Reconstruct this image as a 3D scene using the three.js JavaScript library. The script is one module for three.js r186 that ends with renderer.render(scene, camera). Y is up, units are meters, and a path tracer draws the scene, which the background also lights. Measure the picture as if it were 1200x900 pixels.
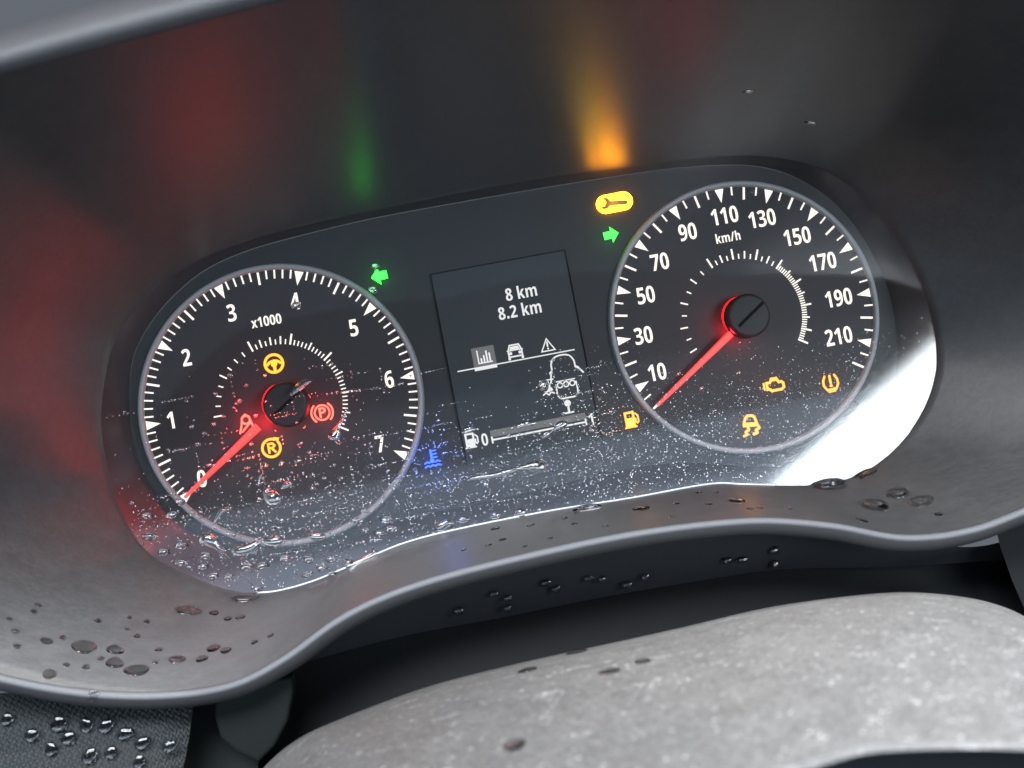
import * as THREE from 'three';
import { FontLoader } from 'three/addons/loaders/FontLoader.js';
import { mergeGeometries } from 'three/addons/utils/BufferGeometryUtils.js';
import { RectAreaLightUniformsLib } from 'three/addons/lights/RectAreaLightUniformsLib.js';

// ------------------------------------------------------------------ camera, light, exposure
const W = 1024, H = 768;
const scene = new THREE.Scene();
scene.background = new THREE.Color(0.13, 0.145, 0.17);
const camera = new THREE.PerspectiveCamera(45, W / H, 0.01, 20);
camera.position.set(-0.0228, -0.0176, 0.3336);
camera.rotation.set(0.0281, -0.0584, -0.1899, 'YXZ');
camera.focus = 0.325;
camera.userData.fStop = 14;
camera.updateMatrixWorld(true);
camera.updateProjectionMatrix();
const renderer = new THREE.WebGLRenderer({ antialias: true });
renderer.setSize(W, H);
renderer.toneMapping = THREE.LinearToneMapping;
renderer.toneMappingExposure = 1;
renderer.shadowMap.enabled = true;
RectAreaLightUniformsLib.init();

const sun = new THREE.DirectionalLight(new THREE.Color(1, 0.96, 0.88), 2.6);
sun.name = 'sun_light';
sun.position.set(0.35, 1.0, 0.46);
sun.castShadow = true;
sun.shadow.mapSize.set(2048, 2048);
Object.assign(sun.shadow.camera, { left: -0.4, right: 0.4, top: 0.4, bottom: -0.4, near: 0.1, far: 3 });
scene.add(sun);
function panelLight(name, color, L, w, h, pos, at, roll = 0) {
  const l = new THREE.RectAreaLight(new THREE.Color(...color), L, w, h);
  l.name = name;
  l.position.set(...pos);
  l.lookAt(...at);
  l.rotateZ(roll);
  scene.add(l);
  return l;
}
// unseen side and rear glass, the rear in stripes that grade the lens haze
panelLight('rear_window_light', [0.68, 0.89, 1.16], 4.6, 2.4, 0.22, [0.0, -0.14, 1.0], [0, -0.14, 0]);
panelLight('rear_window_upper_light', [0.68, 0.89, 1.16], 2.0, 2.4, 0.1, [0.0, 0.02, 1.0], [0, 0.02, 0]);
panelLight('rear_window_top_light', [0.76, 0.9, 1.12], 0.25, 2.4, 0.12, [0.0, 0.13, 1.0], [0, 0.13, 0]);
panelLight('side_window_light', [0.93, 1.0, 1.04], 32, 0.95, 0.15, [0.738, 0.072, 0.97], [0.738, 0.072, 0], 0.5586);
panelLight('added_overhead_light', [0.95, 0.98, 1.04], 44, 1.0, 0.4, [-0.3, 0.78, 0.98], [-0.05, -0.05, 0.05]);  // added area light overhead, not a window; lights the shelf and drop glints

// ------------------------------------------------------------------ helpers
const rng = ((s) => () => { s = (s + 0x6d2b79f5) | 0; let t = Math.imul(s ^ (s >>> 15), 1 | s); t = (t + Math.imul(t ^ (t >>> 7), 61 | t)) ^ t; return ((t ^ (t >>> 14)) >>> 0) / 4294967296; })(77);
const rr = (a, b) => a + (b - a) * rng();
const V = (x, y, z) => new THREE.Vector3(x, y, z);
const FL = 450 / Math.tan(THREE.MathUtils.degToRad(22.5));
const eye = camera.position.clone();
// the point of the plane z = z0 + b y that was measured at that place of the photograph
function at(px, py, z0 = 0, b = 0) {
  const d = V((px - 600) / FL, (450 - py) / FL, -1).applyQuaternion(camera.quaternion);
  const t = (z0 + b * eye.y - eye.z) / (d.z - b * d.y);
  return eye.clone().addScaledVector(d, t);
}
function toPixel(p) { const q = p.clone().project(camera); return [600 + q.x * 600, 450 - q.y * 450]; }
const used = new Map();
function numbered(n) { const k = used.get(n) ?? 0; used.set(n, k + 1); return k ? `${n}_${String(k).padStart(3, '0')}` : n; }
function tag(o, label, category, group) { Object.assign(o.userData, { label, category }); o.userData.kind ??= 'thing'; if (group) o.userData.group = group; return o; }
function add(name, geo, mat, parent) {
  const m = new THREE.Mesh(geo, mat); m.name = parent ? name : numbered(name); m.castShadow = m.receiveShadow = true;
  (parent ?? scene).add(m); return m;
}
function group(name, parent) { const g = new THREE.Group(); g.name = parent ? name : numbered(name); (parent ?? scene).add(g); return g; }
const PX = 0.000307;   // metres per photo pixel on the dial face

function noiseTex(size, draw, repeat = 1, srgb = false) {
  const d = new Uint8Array(size * size * 4);
  for (let y = 0; y < size; y++) for (let x = 0; x < size; x++) { const v = draw(x, y); const c = Array.isArray(v) ? v : [v, v, v]; for (let k = 0; k < 3; k++) d[(y * size + x) * 4 + k] = Math.max(0, Math.min(255, c[k] * 255)); d[(y * size + x) * 4 + 3] = 255; }
  const t = new THREE.DataTexture(d, size, size); t.wrapS = t.wrapT = THREE.RepeatWrapping; t.magFilter = THREE.LinearFilter; t.minFilter = THREE.LinearMipmapLinearFilter; t.generateMipmaps = true;
  if (srgb) t.colorSpace = THREE.SRGBColorSpace; t.repeat.set(repeat, repeat); t.needsUpdate = true; return t;
}
// tiling value noise
function lattice(n) { const a = new Float32Array(n * n).map(() => rng()); return (x, y) => { const i = Math.floor(x), j = Math.floor(y), u = x - i, v = y - j, s = u * u * (3 - 2 * u), t = v * v * (3 - 2 * v), g = (p, q) => a[((q % n) + n) % n * n + ((p % n) + n) % n]; return (g(i, j) * (1 - s) + g(i + 1, j) * s) * (1 - t) + (g(i, j + 1) * (1 - s) + g(i + 1, j + 1) * s) * t; }; }

// ------------------------------------------------------------------ materials
const L8 = lattice(8), L16 = lattice(16), L32 = lattice(32), L64 = lattice(64), L128 = lattice(128), L256 = lattice(256);
const grain = noiseTex(512, (x, y) => 0.6 * L128(x / 4, y / 4) + 0.4 * L256(x / 2, y / 2));
const smudge = noiseTex(512, (x, y) => { const a = L8(x / 64, y / 64), b = L32(x / 16, y / 16), c = L128(x / 4, y / 4); return 0.35 + 0.3 * a + 0.15 * b + 0.12 * c; });
// wiped dust: base plastic with pale films and tiny flecks
const dusty = noiseTex(1024, (x, y) => {
  const a = L8(x / 128, y / 128), b = L32(x / 32, y / 32), c = L128(x / 8, y / 8), f = L256(x / 4, y / 4);
  let v = 0.30 + 0.035 * a + 0.03 * b + 0.04 * c + (f > 0.9 ? 0.3 * (f - 0.9) / 0.1 * (b > .5 ? 1 : .2) : 0);
  return [v, v * 0.985, v * 0.97];
}, 1, true);
const P = (o) => new THREE.MeshPhysicalMaterial(o);
const col = (r, g, b) => new THREE.Color().setRGB(r, g, b);
const fine = grain.clone(); fine.repeat.set(4, 4); fine.needsUpdate = true;
const cowlMat = P({ name: 'cowl_plastic', color: col(1, 1, 1), map: dusty.clone(), roughness: 0.4, anisotropy: 0.2, bumpMap: fine, bumpScale: 0.00002, anisotropyRotation: Math.PI / 2 });
cowlMat.map.repeat.set(3, 3); cowlMat.map.needsUpdate = true; cowlMat.color = col(0.262, 0.268, 0.275); cowlMat.vertexColors = true;
const rimMat = P({ name: 'rim_plastic', color: col(0.05, 0.051, 0.054), roughness: 0.36, specularIntensity: 0.55, bumpMap: fine, bumpScale: 0.00005 });
const bezelMat = P({ name: 'bezel_gloss', color: col(0.014, 0.013, 0.014), roughness: 0.3 });
const faceMat = P({ name: 'face_plate', color: col(0.0065, 0.0072, 0.0078), roughness: 0.6, specularIntensity: 0.5 });
const dialMat = P({ name: 'dial_face', color: col(0.0125, 0.0108, 0.0118), roughness: 0.65, specularIntensity: 0.5 });
const ringMat = P({ name: 'ring_satin', color: col(0.15, 0.15, 0.152), roughness: 0.55 });
const hubMat = P({ name: 'hub_black', color: col(0.006, 0.006, 0.0065), roughness: 0.6, specularIntensity: 0.5 });
const hubLineMat = P({ name: 'hub_groove', color: col(0.002, 0.002, 0.002), roughness: 0.9, specularIntensity: 0.1 });
const lensMat = P({ name: 'clear_lens', color: col(1, 1, 1), transmission: 1, thickness: 0, roughness: 0.07, ior: 1.5 });
const waterMat = P({ name: 'water', color: col(1, 1, 1), transmission: 1, thickness: 0.001, roughness: 0, ior: 1.65 });
const wetMat = P({ name: 'water_on_plastic', color: col(0.93, 0.93, 0.93), transmission: 1, thickness: 0.001, roughness: 0, ior: 1.4 });
const darkWater = P({ name: 'water_on_trim', color: col(0.4, 0.42, 0.43), transmission: 1, thickness: 0.001, roughness: 0.08, ior: 1.33 });
const dustMat = P({ name: 'dust', color: col(0.42, 0.44, 0.47), roughness: 1 });
const screenMat = P({ name: 'screen_glass', color: col(0.007, 0.0088, 0.0102), roughness: 0.6, specularIntensity: 0.5, emissive: col(0.003, 0.0048, 0.0062) });
const darkMat = P({ name: 'under_dash_plastic', color: col(0.008, 0.0095, 0.012), roughness: 0.6, specularIntensity: 0.4, bumpMap: grain, bumpScale: 0.00004 });
const darkMat2 = P({ name: 'recess_plastic', color: col(0.0035, 0.0042, 0.005), roughness: 0.7, specularIntensity: 0.25, bumpMap: grain, bumpScale: 0.00005 });
const olive = P({ name: 'trim_plastic', color: col(0.0055, 0.0075, 0.0068), roughness: 0.75, specularIntensity: 0.25, bumpMap: grain, bumpScale: 0.00004 });
const glow = (name, r, g, b) => P({ name, color: col(0.02, 0.02, 0.02), roughness: 0.6, emissive: col(r, g, b) });
const whiteGlow = glow('white_print', 1.25, 1.15, 1.02);
const screenGlow = glow('screen_white', 0.8, 0.8, 0.79);
const screenGrey = glow('screen_grey', 0.09, 0.088, 0.085);
const amber = glow('amber_lamp', 30, 9.5, 0.06), amberIcon = glow('amber_icon', 3.2, 0.86, 0.02), amberDark = glow('amber_shade', 0.12, 0.05, 0.003);
const green = glow('green_lamp', 0.1, 9, 0.14), greenDim = glow('green_lamp_dim', 0.08, 2, 0.13), redIcon = glow('red_icon', 6, 0.42, 0.26), redNeedle = glow('red_needle', 3.4, 0.075, 0.06), redHub = glow('red_hub_light', 5, 0.02, 0.03), blue = glow('blue_icon', 0.07, 0.26, 2.6);

// ------------------------------------------------------------------ closed curves
function closed(pts, n) { const c = new THREE.CatmullRomCurve3(pts, true, 'centripetal'); return c.getPoints(n).slice(0, n); }
// lofted strip: rows[i][j] -> grid geometry; wrap in j when closedLoop
function grid(rows, closedLoop, uvs = 8) {
  const m = rows.length, n = rows[0].length, p = [], uv = [], idx = [], nn = closedLoop ? n + 1 : n;
  const len = [0]; for (let j = 1; j < nn; j++) len[j] = len[j - 1] + rows[m >> 1][j % n].distanceTo(rows[m >> 1][(j - 1) % n]);
  for (let i = 0; i < m; i++) { let v = 0; for (let j = 0; j < nn; j++) { const q = rows[i][j % n]; p.push(q.x, q.y, q.z); uv.push(len[j] * uvs, i / (m - 1) * rows[0][0].distanceTo(rows[m - 1][0]) * uvs); } }
  for (let i = 0; i < m - 1; i++) for (let j = 0; j < nn - 1; j++) { const a = i * nn + j, b = a + 1, c = a + nn, d = c + 1; idx.push(a, c, b, b, c, d); }
  const g = new THREE.BufferGeometry(); g.setAttribute('position', new THREE.Float32BufferAttribute(p, 3)); g.setAttribute('uv', new THREE.Float32BufferAttribute(uv, 2)); g.setIndex(idx); g.computeVertexNormals();
  if (closedLoop) { const no = g.attributes.normal; for (let i = 0; i < m; i++) { const a = i * nn, b = a + n, x = no.getX(a) + no.getX(b), y = no.getY(a) + no.getY(b), z = no.getZ(a) + no.getZ(b), l = Math.hypot(x, y, z); no.setXYZ(a, x / l, y / l, z / l); no.setXYZ(b, x / l, y / l, z / l); } }
  return g;
}
const lensZ = (x, y) => 0.014 - 0.09 * y + 0.0008 * (1 - (x / 0.146) ** 2 - (y / 0.062) ** 2);
function onLens(px, py) { const p = at(px, py, 0.0144, -0.09); p.z = lensZ(p.x, p.y); return p; }

// lens edge (photo place) and the cowl's front edge (photo place, depth, lip size)
const CTRL = [
  [118, 496, -330, 520, .13, 2], [124, 436, -300, 330, .135, 2.2], [138, 390, -200, 180, .138, 2.2], [184, 336, -80, 108, .135, 2.2], [220, 312, 0, 88, .135, 2.2], [256, 294, 90, 64, .137, 2.3],
  [300, 279, 180, 40, .139, 2.3], [340, 268, 265, 18, .142, 2.3], [396, 255, 350, -4, .145, 2.4], [440, 246, 430, -25, .15, 2.4], [560, 222, 600, -65, .15, 2.4], [688, 201, 0, 0, .15, 2.4, .036, .0742], [780, 190, 0, 0, .15, 2.4, .061, .0715],
  [840, 183, 0, 0, .15, 2.4, .077, .0692], [890, 182, 0, 0, .15, 2.4, .095, .0655], [952, 193, 0, 0, .15, 2.4, .118, .0575], [996, 216, 0, 0, .138, 2.1, .158, .046], [1040, 264, 0, 0, .12, 1.8, .195, .028], [1078, 330, 0, 0, .10, 1.5, .208, .003], [1098, 412, 0, 0, .09, 1.3, .208, -.03],
  [1092, 458, 0, 0, .085, 1.1, .2, -.048], [1066, 508, 0, 0, .079, 1, .18, -.067], [1030, 543, 1225, 585, .075, 1], [1000, 559, 1137, 617, .07, 1], [960, 568, 1060, 626, .07, 1], [920, 569, 975, 612, .07, 1], [870, 568, 900, 606, .07, 1],
  [840, 567, 845, 608.5, .07, 1], [740, 584, 740, 622, .07, 1], [640, 600, 628, 645, .07, 1], [535, 621, 505, 676, .07, 1], [490, 632, 440, 699.5, .07, 1], [460, 642, 393, 724, .07, 1], [405, 666, 330, 769, .07, 1], [360, 684, 275, 797, .072, 1], [312, 695, 200, 809.5, .074, 1],
  [270, 692, 100, 807, .076, 1], [240, 682, 0, 789, .08, 1], [205, 667, -90, 757, .085, 1.1], [170, 645, -190, 705, .095, 1.3], [137, 592, -290, 625, .11, 1.6], [126, 550, -320, 570, .12, 1.8],
];
const NU = 336;
const lensEdge = closed(CTRL.map((c) => { const p = onLens(c[0], c[1]); return p; }), NU).map((p) => V(p.x, p.y, lensZ(p.x, p.y)));
const cowlEdge = closed(CTRL.map((c) => c.length > 6 ? V(c[6], c[7], c[4]) : at(c[2], c[3], c[4])), NU);
const lipSize = closed(CTRL.map((c) => V(c[5], 0, 0)), NU).map((p) => p.x);
const INNER = [[152, 470], [154, 426], [166, 394], [186, 364], [212, 338], [240, 316], [268, 302], [300, 290], [340, 279], [400, 264], [440, 255], [560, 233], [660, 216], [692, 211], [780, 198], [820, 194.5], [872, 193], [904, 197], [930, 206], [956, 221], [986, 245], [1006, 270], [1026, 304], [1042, 340], [1050, 380], [1052, 410], [1046, 452], [1026, 495], [990, 528], [945, 545], [890, 547], [852, 545], [815, 542], [780, 542], [740, 547], [640, 572], [560, 590], [497, 602], [465, 610], [430, 624], [385, 643], [345, 652], [300, 651], [255, 637], [205, 604], [172, 560], [156, 515]];
const faceEdge = closed(INNER.map(([x, y]) => at(x, y, 0)), 300);

// ------------------------------------------------------------------ cowl
const cowl = group('instrument_cowl');
tag(cowl, 'dark grey grained plastic cowl hooding the wet instrument cluster, with pale rounded lower lip', 'instrument cowl');
const cowlRows = [];
for (let i = 0; i <= 34; i++) {
  const t = i / 34;
  cowlRows.push(lensEdge.map((p, j) => {
    const q = cowlEdge[j];
    const s = Math.pow(t, 1.0), e = 0.10 * Math.sin(Math.PI * t) * Math.exp(-t * 2);   // slight outward belly near the lens
    const r = p.clone().lerp(q, s); const c = V(q.x - p.x, q.y - p.y, 0).multiplyScalar(e); return r.add(c);
  }));
}
cowlRows.unshift(lensEdge.map((p) => V(p.x * 1.002, p.y * 1.002, p.z - 0.003)));
const cowlGeo = grid(cowlRows, true, 8);
{ // settled dust on the lower shelf, plus light painted paler towards rim and left
  const p = cowlGeo.attributes.position, c = []; for (let i = 0; i < p.count; i++) { const d = THREE.MathUtils.smoothstep(-p.getY(i), 0.0, 0.06); const k = 1 + d * (0.15 + 0.85 * Math.floor(i / (NU + 1)) / 34) * (0.7 + 2.4 * THREE.MathUtils.smoothstep(-p.getX(i), 0.05, 0.13)); c.push(k, k, k); }
  cowlGeo.setAttribute('color', new THREE.Float32BufferAttribute(c, 3));
}
add('hood_surface', cowlGeo, cowlMat, cowl);
// rounded lip that follows the front edge
const normal2 = cowlEdge.map((p, j) => { const a = cowlEdge[(j + NU - 1) % NU], b = cowlEdge[(j + 1) % NU], t = V(b.x - a.x, b.y - a.y, 0).normalize(); let n = V(-t.y, t.x, 0); if (n.dot(V(p.x, p.y, 0)) < 0) n.negate(); return n; });
for (let k = 0; k < 6; k++) { const c = normal2.map((n) => n.clone()); normal2.forEach((n, j) => n.add(c[(j + 1) % NU]).add(c[(j + NU - 1) % NU]).normalize()); }
const LIP = [[0, -0.0006], [0.0002, 0.0003], [0.0006, 0.0009], [0.0012, 0.0011], [0.0020, 0.0009], [0.0034, 0.0001], [0.0047, -0.0012], [0.0055, -0.003], [0.0056, -0.006], [0.0052, -0.013], [0.0048, -0.03]];
const lipRows = LIP.map(([o, z]) => cowlEdge.map((p, j) => p.clone().addScaledVector(normal2[j], o * lipSize[j]).add(V(0, 0, z * lipSize[j] + 0.0004))));
const rimGeo = grid(lipRows, true, 20);
{ // a highlight is painted into the lower lip's crest rows, the rest darkened
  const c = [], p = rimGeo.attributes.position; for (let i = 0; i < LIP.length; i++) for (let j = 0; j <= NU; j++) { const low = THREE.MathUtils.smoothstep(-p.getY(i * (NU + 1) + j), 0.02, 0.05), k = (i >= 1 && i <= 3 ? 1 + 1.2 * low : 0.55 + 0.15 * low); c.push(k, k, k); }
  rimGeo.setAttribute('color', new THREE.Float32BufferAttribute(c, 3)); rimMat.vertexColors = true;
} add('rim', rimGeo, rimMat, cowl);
const bezelRows = [0, 0.08, 0.3, 0.6, 0.85, 1].map((t, i) => lensEdge.map((p) => p.clone()));
{ // inner wall between the face plate and the lens
  const fe = closed(INNER.map(([x, y]) => at(x, y, 0)), NU);
  // pair each lens-edge point with the nearest place on the face edge by direction
  const dense = closed(INNER.map(([x, y]) => at(x, y, 0)), 2000);
  const near = lensEdge.map((p) => { let best = null, d = 1e9; for (const q of dense) { const e = (q.x - p.x) ** 2 + (q.y - p.y) ** 2; if (e < d) { d = e; best = q; } } return best.clone(); });
  for (let k = 0; k < 8; k++) { const c = near.map((n) => n.clone()); near.forEach((n, j) => n.addScaledVector(c[(j + 1) % NU], 1).addScaledVector(c[(j + NU - 1) % NU], 1).multiplyScalar(1 / 3)); }
  [0, 0.12, 0.35, 0.6, 0.85, 1].forEach((t, i) => { bezelRows[i] = near.map((q, j) => { const p = lensEdge[j]; return V(q.x + (p.x - q.x) * t, q.y + (p.y - q.y) * t, (p.z - 0.0006) * Math.pow(t, 1.15) + 0.0002); }); });
}

// ------------------------------------------------------------------ instrument cluster
const cluster = group('instrument_cluster');
tag(cluster, 'black car instrument cluster with two round dials and a small screen behind a wet lens', 'instrument cluster');
add('bezel_wall', grid(bezelRows, true, 8), bezelMat, cluster);
{
  const s = new THREE.Shape(faceEdge.map((p) => { const k = 1.03; return new THREE.Vector2(p.x * k, p.y * k); }));
  const g = new THREE.ExtrudeGeometry(s, { depth: 0.003, bevelEnabled: false }); g.translate(0, 0, -0.003);
  add('face_plate', g, faceMat, cluster);
}
{
  const pos = [], idx = [], uv = []; const n = NU, rings = 14; const c = V(0, 0.0, 0);
  pos.push(c.x, c.y, lensZ(c.x, c.y)); uv.push(0, 0);
  for (let i = 1; i <= rings; i++) for (let j = 0; j < n; j++) { const t = i / rings, p = lensEdge[j], x = p.x * t, y = p.y * t; pos.push(x, y, lensZ(x, y)); uv.push(x * 8, y * 8); }
  for (let j = 0; j < n; j++) idx.push(0, 1 + (j + 1) % n, 1 + j);
  for (let i = 0; i < rings - 1; i++) for (let j = 0; j < n; j++) { const a = 1 + i * n + j, b = 1 + i * n + (j + 1) % n, d = a + n, e = b + n; idx.push(a, b, d, b, e, d); }
  const g = new THREE.BufferGeometry(); g.setAttribute('position', new THREE.Float32BufferAttribute(pos, 3)); g.setAttribute('uv', new THREE.Float32BufferAttribute(uv, 2)); g.setIndex(idx); g.computeVertexNormals();
  if (g.attributes.normal.getZ(10) < 0) { g.setIndex(idx.reduce((o, v, k) => { if (k % 3 === 0) o.push(idx[k], idx[k + 2], idx[k + 1]); return o; }, [])); g.computeVertexNormals(); }
  add('clear_lens', g, lensMat, cluster);
}

{ // pale tube added as the highlight on the lens's lower edge
  const k0 = lensEdge.reduce((b, p, j) => (Math.hypot(toPixel(p)[0] - 300, toPixel(p)[1] - 694) < Math.hypot(toPixel(lensEdge[b])[0] - 300, toPixel(lensEdge[b])[1] - 694) ? j : b), 0);
  const k1 = lensEdge.reduce((b, p, j) => (Math.hypot(toPixel(p)[0] - 905, toPixel(p)[1] - 568) < Math.hypot(toPixel(lensEdge[b])[0] - 905, toPixel(lensEdge[b])[1] - 568) ? j : b), 0);
  const run = lensEdge.slice(Math.min(k0, k1), Math.max(k0, k1) + 1).map((p) => p.clone().add(V(0, 0.0002, 0.0003)));
  add('lens_highlight', new THREE.TubeGeometry(new THREE.CatmullRomCurve3(run), 240, 0.00034, 8), P({ name: 'lens_highlight_pale', color: col(0.4, 0.42, 0.45), roughness: 0.25 }), cluster);
}

// flat drawing helpers, in photo pixels with y up, turned into metres
function ribbon(points, w, close = false, cap = true) {
  const pts = points.map(([x, y]) => new THREE.Vector2(x, y)); const n = pts.length, L = [], R = [];
  for (let i = 0; i < n; i++) {
    const a = pts[close ? (i + n - 1) % n : Math.max(0, i - 1)], b = pts[close ? (i + 1) % n : Math.min(n - 1, i + 1)], p = pts[i];
    const d1 = p.clone().sub(a), d2 = b.clone().sub(p); if (d1.lengthSq() < 1e-12) d1.copy(d2); if (d2.lengthSq() < 1e-12) d2.copy(d1); d1.normalize(); d2.normalize();
    const t = d1.clone().add(d2).normalize(), nrm = new THREE.Vector2(-t.y, t.x), k = Math.min(1.8, 1 / Math.max(0.3, nrm.dot(new THREE.Vector2(-d1.y, d1.x))));
    L.push(p.clone().addScaledVector(nrm, w / 2 * k)); R.push(p.clone().addScaledVector(nrm, -w / 2 * k));
  }
  const pos = [], idx = []; for (let i = 0; i < n; i++) pos.push(L[i].x, L[i].y, 0, R[i].x, R[i].y, 0);
  for (let i = 0; i < (close ? n : n - 1); i++) { const a = 2 * i, b = 2 * ((i + 1) % n); idx.push(a, a + 1, b, b, a + 1, b + 1); }
  if (cap && !close) for (const e of [0, n - 1]) { const s = pos.length / 3; pos.push(pts[e].x, pts[e].y, 0); for (let k = 0; k < 10; k++) pos.push(pts[e].x + w / 2 * Math.cos(k * Math.PI / 5), pts[e].y + w / 2 * Math.sin(k * Math.PI / 5), 0); for (let k = 0; k < 10; k++) idx.push(s, s + 1 + k, s + 1 + (k + 1) % 10); }
  return flat(pos, idx);
}
function flat(pos, idx) { const g = new THREE.BufferGeometry(); g.setAttribute('position', new THREE.Float32BufferAttribute(pos, 3)); const m = pos.length / 3; g.setAttribute('normal', new THREE.Float32BufferAttribute(new Array(m).fill([0, 0, 1]).flat(), 3)); g.setAttribute('uv', new THREE.Float32BufferAttribute(new Array(m * 2).fill(0), 2)); g.setIndex(idx); return g; }
const arc = (cx, cy, r, a0, a1, n = 24) => Array.from({ length: n + 1 }, (_, k) => { const a = (a0 + (a1 - a0) * k / n) * Math.PI / 180; return [cx + r * Math.cos(a), cy + r * Math.sin(a)]; });
const circle = (cx, cy, r, n = 28) => arc(cx, cy, r, 0, 360, n).slice(0, n);
function fill(pts, holes = []) { const s = new THREE.Shape(pts.map(([x, y]) => new THREE.Vector2(x, y))); for (const h of holes) s.holes.push(new THREE.Path(h.map(([x, y]) => new THREE.Vector2(x, y)))); const g = new THREE.ShapeGeometry(s); return g; }
const smooth = (pts, close = false) => new THREE.CatmullRomCurve3(pts.map(([x, y]) => V(x, y, 0)), close, 'centripetal').getPoints(pts.length * 5).map((p) => [p.x, p.y]);
const rect = (x0, y0, x1, y1) => [[x0, y0], [x1, y0], [x1, y1], [x0, y1]];
const pill = (w, h) => [...arc(w / 2 - h / 2, 0, h / 2, -90, 90, 14), ...arc(-w / 2 + h / 2, 0, h / 2, 90, 270, 14)];
const spin = (pts, a) => { const c = Math.cos(a), s = Math.sin(a); return pts.map(([x, y]) => [x * c - y * s, x * s + y * c]); };
const merge = (gs) => mergeGeometries(gs.map((g) => { const h = g.index ? g.toNonIndexed() : g.clone(); for (const k of Object.keys(h.attributes)) if (!['position', 'normal', 'uv'].includes(k)) h.deleteAttribute(k); return h; }));
function print(name, gs, mat, parent, p, z = 0.0008, scale = PX) { const g = merge(gs); const m = add(name, g, mat, parent); m.scale.set(scale, scale, 1); m.position.set(p.x, p.y, z); return m; }
const bold = await new FontLoader().loadAsync('fonts/droid/droid_sans_bold.typeface.json');
const regular = await new FontLoader().loadAsync('fonts/droid/droid_sans_regular.typeface.json');
const capHeight = (() => { const g = new THREE.ShapeGeometry(bold.generateShapes('1', 1)); g.computeBoundingBox(); return g.boundingBox.max.y; })();
function textGeo(text, h, xs = 0.74, font = bold) { const g = new THREE.ShapeGeometry(font.generateShapes(text, h / capHeight), 6); g.scale(xs, 1, 1); g.computeBoundingBox(); const b = g.boundingBox; g.translate(-(b.min.x + b.max.x) / 2, -h / 2, 0); return g; }

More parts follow.
